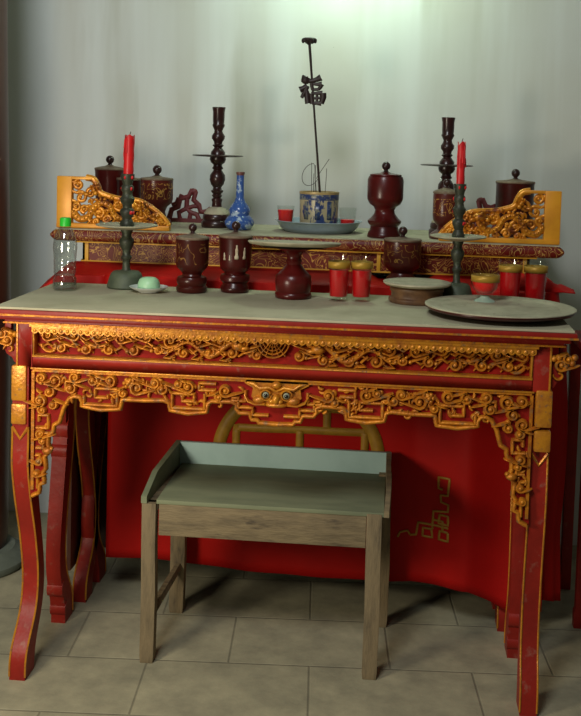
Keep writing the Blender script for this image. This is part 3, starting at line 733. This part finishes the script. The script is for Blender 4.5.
# big dark wooden candlesticks on the low altar stand
def candlestick(label, loc, hs):
    t = thing('tall_candlestick', label, 'candlestick', loc, 'tall turned candlesticks'); t.scale = (1, 1, hs)
    lathe_part([(.050, 0), (.052, .004), (.052, .020), (.046, .026), (.048, .030), (.047, .042), (.043, .048)], 'base', M['darkwood'], t)
    lathe_part([(.044, .047), (.044, .050), (.034, .064), (.018, .072), (.012, .072)], 'base_cap', M['dust_disc'], t)
    lathe_part([(.018, .070), (.016, .086), (.0185, .094), (.018, .100), (.013, .104), (.016, .108), (.018, .112), (.014, .117), (.020, .123), (.0215, .128), (.016, .132), (.014, .140), (.022, .150), (.027, .166), (.026, .182), (.018, .194), (.014, .200), (.020, .206), (.016, .211), (.015, .218), (.024, .226), (.028, .236), (.027, .246)], 'stem', M['darkwood'], t)
    lathe_part([(.026, .244), (.085, .247), (.088, .2495), (.085, .252), (.026, .253)], 'drip_dish', M['darkwood'], t, 40)
    lathe_part([(.025, .250), (.024, .262), (.017, .272), (.013, .278), (.020, .285), (.014, .290), (.015, .298), (.022, .308), (.0225, .318), (.016, .328), (.014, .336), (.016, .342), (.021, .352), (.0215, .356), (.019, .360), (.020, .375), (.020, .400), (.0225, .413), (.0225, .417), (.016, .417)], 'socket', M['darkwood'], t)
candlestick('tall dark turned candlestick without candle, beside the blue and white vase', (-.318, .935, ZA), .985)
candlestick('tall dark turned candlestick without candle, behind the slim red candle', (.457, .908, ZA), .945)
# urn and other vessels on the stand
urn = [(.053, 0), (.055, .004), (.052, .014), (.046, .024), (.044, .036), (.053, .046), (.0545, .054), (.045, .062), (.034, .076), (.031, .088), (.036, .098), (.050, .108), (.057, .122), (.058, .130), (.058, .186), (.054, .196)]
jar('tall red-brown lidded urn on a waisted foot, right of the incense tray', (.258, .765, ZA), urn, .050, .196, M['burg_mid'], .014, lid_m=M['burg_mid'], name='lidded_urn', dome=.012)
jg = [(.050, 0), (.052, .004), (.052, .012), (.044, .020), (.028, .030), (.026, .040), (.034, .050), (.041, .062), (.043, .075), (.043, .142), (.042, .146)]
jar('lidded lacquer jar with gold medallion, between urn and slim red candle', (.455, .792, ZA), jg, .043, .146, pattern('jar_gold_medallion', (.085, .015, .010), (.36, .18, .04), 30, .08, .3, zlo=.075, zhi=.13, coat=.12, dist=5), .0125, dome=.016)
jar('lidded lacquer jar with gold motif, just right of the left red candle', (-.535, .965, ZA), [(.052, 0), (.054, .006), (.05, .018), (.034, .028), (.030, .046), (.036, .062), (.052, .076), (.056, .09), (.056, .150), (.0565, .155)], .0555, .155, pattern('jar_gold_motif', (.085, .012, .009), (.42, .23, .05), 28, .08, .3, zlo=.09, zhi=.145, coat=.12, dist=5), .016, dome=.012)
can = [(.046, 0), (.048, .004), (.049, .05), (.053, .175), (.054, .182)]
jar('red lacquer canister with ball knob, behind the left gilded panel', (-.734, 1.08, ZA), can, .054, .182, M['burg_mid'], .015, name='lacquer_canister', dome=.014)
jar('plain dark red canister with bud knob, behind the right gilded panel', (.694, 1.0, ZA), [(.062, 0), (.064, .004), (.064, .176), (.0655, .180)], .065, .180, M['burg'], .0145, name='lacquer_canister', dome=.012)
jar('dark red canister mostly hidden behind the left red candle', (-.648, 1.02, ZA), [(.040, 0), (.042, .004), (.044, .145), (.045, .150)], .044, .150, M['burg'], .011, name='lacquer_canister', dome=.010)
# red fretwork pieces
def fretwork(label, loc, sg):
    t = thing('red_fretwork', label, 'carved ornament', loc, 'red fretwork ornaments')
    mb = MB(); mb.box(-.082, .082, -.008, .008, 0, .014)
    for pts, r in (([(-.075, .012), (-.066, .045), (-.042, .055), (-.035, .085), (-.005, .092), (.006, .115), (.020, .108), (.014, .082), (.034, .062), (.040, .040), (.062, .040), (.078, .052)], .010),
                   ([(-.035, .012), (-.040, .035), (-.012, .050), (.004, .035), (.026, .030), (.034, .012)], .009), ([(-.012, .05), (-.010, .088)], .009), ([(.004, .035), (.0, .012)], .008), ([(.034, .060), (.012, .058), (-.012, .050)], .008), ([(-.042, .088), (-.05, .068), (-.066, .062)], .007), ([(.06, .04), (.055, .012)], .008), ([(-.03, .10), (-.036, .085)], .008)):
        mb.tube([(sg * x, 0, z) for x, z in pts], r, 8, sq=.7)
    mb.blob(sg * .012, 0, .112, .016, .008, .012, 10, 6)
    mb.build('openwork', M['fret'], t, ang=50)
fretwork('matte red fretwork ornament left of the tall candlestick beside the vase', (-.448, 1.12, ZA), 1)
fretwork('matte red fretwork ornament behind the right gilded panel', (.603, 1.12, ZA), -1)
# vase
t = thing('porcelain_vase', 'blue and white double gourd porcelain vase with a long neck', 'vase', (-.228, .862, ZA))
lathe_part([(.032, 0), (.040, .004), (.049, .018), (.050, .028), (.042, .042), (.032, .050), (.034, .058), (.036, .068), (.030, .080), (.019, .094), (.014, .108), (.0125, .15), (.0125, .184)], 'body', M['vase'], t)
lathe_part([(.0125, .183), (.0145, .190), (.0145, .194), (.0105, .194), (.009, .185)], 'lip', mat('brown_lip', (.14, .05, .04), .4), t)
# incense tray, pot, glasses, incense, fortune rod
t = thing('enamel_tray', 'pale blue enamel tray under the incense pot', 'tray', (.036, .90, ZA))
lathe_part([(.108, 0), (.114, .002), (.130, .016), (.140, .034), (.147, .037), (.147, .039), (.139, .0375), (.132, .024), (.122, .0165), (.002, .0155)], 'dish', M['blue_enamel'], t, 56)
ZT2 = ZA + .0162
t = thing('incense_pot', 'blue and cream porcelain incense pot holding the tall fortune rod', 'incense pot', (.036, .90, ZT2))
lathe_part([(.056, 0), (.060, .003), (.0625, .012), (.064, .0135)], 'foot_rim', M['pot_gold'], t, 40)
lathe_part([(.064, .013), (.0645, .030), (.0655, .092)], 'decorated_wall', M['pot'], t, 40)
lathe_part([(.0658, .092), (.0665, .094), (.0668, .110), (.0660, .112)], 'blue_band', M['pot_blue'], t, 40)
lathe_part([(.0664, .111), (.0675, .114), (.0672, .119), (.062, .119), (.061, .110)], 'gold_rim', M['pot_gold'], t, 40)
lathe_part([(.0615, .100), (.0615, .113), (.03, .116), (.001, .117)], 'ash_bed', M['ash'], t, 32)
mb = MB()      # little blue cartouches standing proud on the wall
for a0 in (-2.2, -1.57, -.95):
    rows = []
    for v in range(2):
        rows.append([(.0657 * cos(a0 + u), .0657 * sin(a0 + u), .028 + .06 * v) for u in [-.13 + .26 * i / 6 for i in range(7)]])
    mb.grid(rows)
mb.build('blue_cartouche', M['pot_blue'], t, solid=.0008)
ZP = ZT2 + .1175
def drink_glass(name, label, loc, rt, rb, h, fill, dm, band, grp, thick=.0022):
    t = thing(name, label, 'glass', loc, grp)
    out = [(rb, 0), (rb + (rt - rb) * .06, .004)] + [(rb + (rt - rb) * q, h * q) for q in (.3, .6, .9, 1)]
    inn = [(rb + (rt - rb) * q - thick, h * q) for q in (1, .9, .6, .3, .1)] + [(.001, h * .1)]
    lathe_part(out + inn, 'tumbler', M['glass'], t, 28)
    ri = lambda q: rb + (rt - rb) * q - thick - .0004
    if fill: lathe_part([(ri(.1) * .98, h * .105), (ri(.12), h * .12), (ri(fill), h * fill), (.001, h * fill)], 'drink', dm, t, 28)
    if band:
        q0, q1 = band; ro = lambda q: rb + (rt - rb) * q + .0005
        lathe_part([(ro(q0), h * q0), (ro(q1), h * q1)], 'gold_band', M['goldband'], t, 28) if False else MB().lathe([(ro(q0), h * q0), (ro(q1), h * q1)], 28, cap=False).build('gold_band', M['goldband'], t, solid=.0006)
    return t
SG = 'small glasses on the enamel tray'
drink_glass('small_glass', 'small glass full of red drink, left of the incense pot', (-.076, .895, ZT2), .0305, .0240, .068, .80, M['drink'], None, SG)
drink_glass('small_glass', 'small glass a third full of red drink, right of the incense pot', (.134, .890, ZT2), .0305, .0235, .068, .42, M['drink'], None, SG)
TG = 'gold-rimmed tall glasses'
drink_glass('tall_glass', 'tall gold-rimmed glass of red drink, nearest the pedestal tray', (.137, .362, Z + .001), .0320, .0265, .128, .70, M['drink_dark'], (.74, .89), TG)
drink_glass('tall_glass', 'tall gold-rimmed glass of red drink, nearer the low round stand', (.202, .372, Z + .001), .0320, .0265, .128, .70, M['drink_dark'], (.74, .89), TG)
drink_glass('tall_glass', 'large gold-rimmed glass of red drink behind the goblet', (.634, .478, Z + .001), .0345, .0290, .122, .80, M['drink_dark'], (.74, .89), TG)
drink_glass('tall_glass', 'large gold-rimmed glass of red drink nearest the right table end, behind the tray', (.708, .480, Z + .001), .0350, .0290, .122, .80, M['drink_dark'], (.74, .89), TG)
# goblet on the tray
t = thing('gold_banded_goblet', 'small goblet of red drink with a gold band, standing on the large tray', 'goblet', (.548, .300, Z + .0225))
lathe_part([(.029, 0), (.030, .002), (.026, .006), (.013, .012), (.011, .017), (.020, .022), (.033, .036), (.039, .055), (.039, .084), (.037, .084), (.037, .056), (.031, .038), (.018, .0255), (.001, .024)], 'bowl', M['glass'], t, 32)
lathe_part([(.004, .0255), (.0175, .0265), (.030, .038), (.0363, .056), (.0363, .060), (.001, .060)], 'drink', M['drink'], t, 32)
lathe_part([(.0295, .0005), (.0305, .0025), (.027, .0065), (.0138, .0125), (.0118, .0175)], 'foot', mat('pale_green_glass', (.30, .42, .32), .1), t, 32)
MB().lathe([(.0395, .058), (.0395, .076)], 32, cap=False).build('gold_band', M['goldband'], t, solid=.0006)
# saucer and green cake
t = thing('white_saucer', 'small white saucer holding a pale green cake, beside the left candle holder', 'saucer', (-.422, .378, Z + .001))
lathe_part([(.030, 0), (.032, .003), (.044, .007), (.056, .015), (.057, .0165), (.055, .0165), (.042, .010), (.030, .0065), (.001, .006)], 'dish', M['white_por'], t, 40)
o = MB().lathe([(.029, 0), (.033, .004), (.0325, .018), (.028, .030), (.019, .036), (.012, .034), (.001, .033)], 28).build('green_cake', M['green_cake'], loc=(-.422, .378, Z + .0078))
tag(o, 'pale green rounded rice cake on the white saucer', 'cake')
# water bottle
t = thing('plastic_bottle', 'clear plastic water bottle with a green cap at the left end of the table', 'bottle', (-.667, .350, Z + .001))
bp = [(.026, .004), (.030, 0), (.0345, .004), (.035, .018), (.0345, .034), (.0305, .040), (.0305, .046), (.0325, .052), (.0325, .070), (.0318, .072), (.0328, .075), (.0328, .090), (.0320, .092), (.0330, .095), (.0340, .112), (.0355, .126), (.0345, .130), (.0352, .134), (.033, .150), (.026, .170), (.017, .184), (.0135, .189), (.0135, .200)]
lathe_part([(.001, .006)] + bp + [(r - .0008, z) for r, z in reversed(bp[2:])] + [(.001, .008)], 'bottle_body', M['pet'], t, 36)
wp = [(r - .0014, z) for r, z in bp[3:7]]
lathe_part([(.001, .0085), (.028, .009)] + wp + [(.029, .045), (.001, .045)], 'water', glass('water_in_bottle', (.90, .94, .94), .2, .01), t, 32)
cp = MB(); secs = []; n = 36
for z, k in ((.188, 1), (.209, 1), (.2125, .9), (.2135, .7)):
    secs.append([((.0160 + (.0005 if q % 2 else 0)) * k * cos(2 * pi * q / n), (.0160 + (.0005 if q % 2 else 0)) * k * sin(2 * pi * q / n), z) for q in range(n)])
cp.loft(secs).build('cap', M['cap'], t)
# incense: coiled burnt stick and straight stubs
t = thing('burnt_incense', 'thin burnt incense sticks, one curled into a loop, in the pot', 'incense sticks', (.036, .90, ZP))
def stick(pts, name='incense_stick'): MB().tube(pts, .0011, 6).build(name, M['incense'], t)
stick([(-.026, 0, -.02), (-.028, 0, .045), (-.029, 0, .098)]); stick([(-.020, .005, -.02), (-.021, .005, .030), (-.021, .005, .062)]); stick([(-.014, -.005, -.02), (-.016, -.005, .09)])
stick([(.018, 0, -.02), (.021, 0, .04), (.022, 0, .080)])
loop = [(-.008, -.004, -.02), (-.016, -.004, .05), (-.018, -.004, .088)] + [(-.030 + .030 * cos(a) * 1.0, -.004, .058 + .036 * sin(a) + (.01 * cos(a))) for a in [pi * .42 + pi * 1.35 * i / 20 for i in range(21)]]
stick(loop + [(-.012, -.004, .045), (.006, -.004, .075), (.030, -.004, .112)], 'curled_incense_stick')
# rod with the good fortune character
t = thing('fortune_rod', 'thin tall metal rod bearing a dark fortune character, stuck in the incense pot', 'ornament rod', (.038, .888, ZP))
top = Vector((-.050, 0, .504))
def on(z): return top.x * z / top.z
MB().tube([(on(z), 0, z) for z in (-.03, .12, .25, .36, .44, .504)], [.0042, .0038, .0036, .0036, .0044, .0048], 8).build('rod', M['rodmetal'], t)
mb = MB(); mb.lathe([(.004, 0), (.008, .004), (.012, .010), (.022, .016), (.023, .021), (.018, .0235), (.004, .022)], 20, (top.x, 0, .488))
for k in range(6): mb.blob(top.x + .020 * cos(k * pi / 3), .020 * sin(k * pi / 3), .502, .006, .006, .009, 8, 5)
mb.build('flower_finial', M['rodmetal'], t)
# strokes, in px of a 45 x 55 crop of the writing: (points, widths)
ST = [([(11.6, 15.8), (13.6, 20.0), (15.5, 21.2), (19.0, 20.8)], [1.0, 5.4, 5.0, 2.6]),
      ([(9.0, 30.5), (12.5, 28.8), (16.5, 26.3)], [4.2, 3.0, 3.4]), ([(16.8, 26.2), (14.5, 31.5), (11.0, 38.5)], [3.0, 2.8, 2.2]),
      ([(15.8, 31.0), (16.5, 38.0), (17.5, 44.0)], [2.8, 3.2, 3.6]), ([(16.0, 33.0), (19.0, 36.0)], [3.2, 1.6]),
      ([(17.0, 21.6), (22.0, 21.2), (26.0, 19.8), (30.0, 17.8)], [3.0, 2.8, 3.2, 4.4]),
      ([(20.5, 23.5), (21.2, 27.5), (22.0, 30.5)], [2.4, 2.2, 2.0]), ([(20.8, 24.2), (26.0, 24.6), (31.0, 24.2)], [1.6, 2.2, 3.2]), ([(31.0, 24.2), (29.5, 27.5), (27.5, 30.2)], [3.2, 2.6, 2.0]), ([(21.8, 30.2), (25.0, 29.8), (28.0, 29.8)], [1.8, 1.8, 2.2]),
      ([(20.6, 33.8), (21.0, 39.0), (21.8, 44.2)], [2.6, 2.4, 2.8]), ([(20.6, 34.0), (26.0, 33.4), (32.0, 33.2)], [2.0, 2.0, 3.0]), ([(32.4, 33.2), (32.8, 37.5), (31.0, 43.8)], [4.2, 4.0, 3.2]),
      ([(21.0, 38.8), (26.0, 38.2), (31.5, 38.0)], [1.7, 1.7, 1.9]), ([(26.4, 33.5), (26.5, 43.5)], [1.8, 1.8]), ([(21.8, 43.6), (26.0, 43.4), (31.0, 43.4)], [2.2, 2.2, 3.4])]
mb = MB(); k = 1 / 300.0
for pts, ws in ST:
    P2 = [((x - 21.0) * k - .037, (28.5 - y) * k + .346) for x, y in pts]
    for sgn in (1, -1):
        d = []; w = []
        for i in range(len(P2) - 1):
            for q in range(4): d.append((P2[i][0] + (P2[i + 1][0] - P2[i][0]) * q / 4, P2[i][1] + (P2[i + 1][1] - P2[i][1]) * q / 4)); w.append((ws[i] + (ws[i + 1] - ws[i]) * q / 4) * k)
        d.append(P2[-1]); w.append(ws[-1] * k)
    mb.tube([(x, 0, z) for x, z in d], [q * .80 for q in w], 8, sq=.6)
mb.build('fortune_character', M['rodmetal'], t, ang=60)

# ------------------------------------------------------------------ stool under the table
S = thing('wooden_stool', 'weathered wooden stool with raised pale blue back board, under the altar table', 'stool', (0, 0, 0))
MB().box(-.338, .242, .186, .204, .372, .462).build('front_rail', M['wood'], S, bevel=.002)
MB().box(-.345, .29, .184, .558, .462, .474).build('seat_board', M['wood_top'], S, bevel=.002)
o = MB().box(-.352, .306, .540, .556, .40, .541).build('back_board', M['blue_paint'], S, bevel=.002); o['label'] = 'pale blue painted board'
for sx, x0, x1 in ((-1, -.388, -.372), (1, .290, .304)):
    s = MB(); s.loft([[(x0, .182, .4625), (x1, .182, .4625), (x1, .182, .482), (x0, .182, .482)], [(x0 + .004, .30, .4625), (x1 + .004, .30, .4625), (x1 + .004, .30, .520), (x0 + .004, .30, .520)],
                      [(x0 + .022 * (sx < 0), .556, .4625), (x1 + .022 * (sx < 0), .556, .4625), (x1 + .022 * (sx < 0), .556, .542), (x0 + .022 * (sx < 0), .556, .542)]])
    s.build('side_board', M['wood_top'] if sx < 0 else M['wood'], S)
MB().box(-.372, -.343, .20, .55, .44, .462).build('side_rail', M['wood'], S); MB().box(.256, .29, .20, .55, .44, .462).build('side_rail', M['wood'], S)
for (x, y, zt, w) in ((-.366, .182, .462, .040), (.264, .182, .470, .042), (-.350, .516, .462, .045), (.290, .516, .48, .040)):
    l = MB(); l.loft([[(x - w / 2 + dx, y + b + dy, z) for b in (0,) for dy in (0,)] and [(x - w / 2 * s_ + dx, y, z), (x + w / 2 * s_ + dx, y, z), (x + w / 2 * s_ + dx, y + .036 * s_, z), (x - w / 2 * s_ + dx, y + .036 * s_, z)] for z, s_, dx, dy in ((0, .90, 0, 0), (.02, 1, 0, 0), (.2, 1.02, .002, 0), (.34, 1, 0, 0), (zt, 1, 0, 0))])
    l.build('leg', M['wood_leg'], S, bevel=.002)
MB().tube([(-.362, .212, .135), (-.345, .53, .150)], [.016, .014], 6).build('stretcher', M['wood'], S)
MB().tube([(.262, .20, .125), (.255, .24, .125)], [.011, .010], 8).build('stretcher_stub', M['wood'], S)
# ------------------------------------------------------------------ pillar, red leg at the right, lamp
t = thing('wooden_pillar', 'dark brown round wooden pillar at the left edge on a stone base', 'pillar', (-1.137, .80, 0))
lathe_part([(.12, .055), (.131, .10), (.134, .9), (.120, 1.6), (.098, 3.0)], 'shaft', M['pillar'], t, 40)
lathe_part([(.19, 0), (.20, .01), (.20, .028), (.185, .040), (.165, .048), (.155, .062), (.10, .062)], 'stone_base', M['stone'], t, 40)
t = thing('red_side_stand', 'narrow red lacquered stand cut off by the right edge of the photo', 'stand', (.905, .62, 0))
for x, y in ((0, 0), (.34, 0), (0, .30), (.34, .30)): MB().loft([[(x - .014 - .004 * q, y - .016, z), (x + .02, y - .016, z), (x + .02, y + .016, z), (x - .014 - .004 * q, y + .016, z)] for z, q in ((0, 1), (.05, 1), (.06, 0), (.72, 0), (.855, 1))]).build('leg', M['red_worn'], t, bevel=.002)
MB().box(-.02, .365, -.025, .325, .855, .88).build('top', M['red'], t, bevel=.004)
t = thing('wall_lamp', 'bulb lamp on a wall arm above the incense pot', 'lamp', (.12, 1.33, 2.40))
MB().lathe([(.05, 0), (.055, .004), (.05, .02), (.02, .026)], 28).build('backplate', M['brass'], t).rotation_euler = (pi / 2, 0, 0)
MB().tube([(0, -.02, 0), (0, -.15, .012), (0, -.30, .014), (0, -.38, .004), (0, -.40, -.03)], .012, 10).build('arm', M['brass'], t)
em = bpy.data.materials.new('lit_bulb'); em.use_nodes = True
b = em.node_tree.nodes['Principled BSDF']; b.inputs['Emission Color'].default_value = (.66, 1, .72, 1); b.inputs['Emission Strength'].default_value = 9; b.inputs['Base Color'].default_value = (.8, .8, .8, 1)
MB().blob(0, -.40, -.065, .03, .03, .04, 20, 12).build('bulb', em, t)

# ------------------------------------------------------------------ light
def area(name, loc, to, size, power, color):
    l = bpy.data.lights.new(name, 'AREA'); l.shape = 'DISK'; l.size = size; l.energy = power; l.color = color
    o = bpy.data.objects.new(name, l); COL.objects.link(o); o.location = loc
    o.rotation_euler = (Vector(to) - Vector(loc)).to_track_quat('-Z', 'Y').to_euler(); return o
area('lamp_left', (-1.0, -1.1, 1.06), (0, .5, .45), .40, 16, (1, .89, .70))
area('front_fill', (-.5, -2.3, 3.1), (-.4, 1.0, 1.2), .9, 54, (.94, .96, .97))  # unseen overhead fill, added to light the wall and table front
l = bpy.data.lights.new('bulb_light', 'POINT'); l.energy = 19; l.color = (.74, 1, .74); l.shadow_soft_size = .05
o = bpy.data.objects.new('bulb_light', l); COL.objects.link(o); o.location = (.12, .95, 2.31)
w = bpy.data.worlds.new('room_air'); SC.world = w; w.use_nodes = True
w.node_tree.nodes['Background'].inputs[0].default_value = (1, .98, .80, 1); w.node_tree.nodes['Background'].inputs[1].default_value = .07

# ------------------------------------------------------------------ camera
cd = bpy.data.cameras.new('camera'); cam = bpy.data.objects.new('camera', cd); COL.objects.link(cam); SC.camera = cam
f_px = 1076.66; cd.sensor_width = 36; cd.sensor_fit = 'AUTO'; cd.lens = f_px / 716 * 36
cd.shift_y = -131.67 / 716; cd.shift_x = 0
pitch, roll, yaw = .0749, .0273, -.0968
F = Vector((sin(yaw) * cos(pitch), cos(yaw) * cos(pitch), -sin(pitch))); X = Vector((cos(yaw), -sin(yaw), 0)); U = X.cross(F)
X2 = X * cos(roll) + U * sin(roll); U2 = -X * sin(roll) + U * cos(roll)
mw = Matrix((X2, U2, -F)).transposed().to_4x4(); mw.translation = Vector((.2921, -2.713, 1.4719)); cam.matrix_world = mw
cd.clip_start = .02
vs = SC.view_settings; SC.display_settings.display_device = 'sRGB'
vs.view_transform = 'Standard'; vs.look = 'None'; vs.exposure = 0; vs.gamma = 1; vs.use_curve_mapping = False
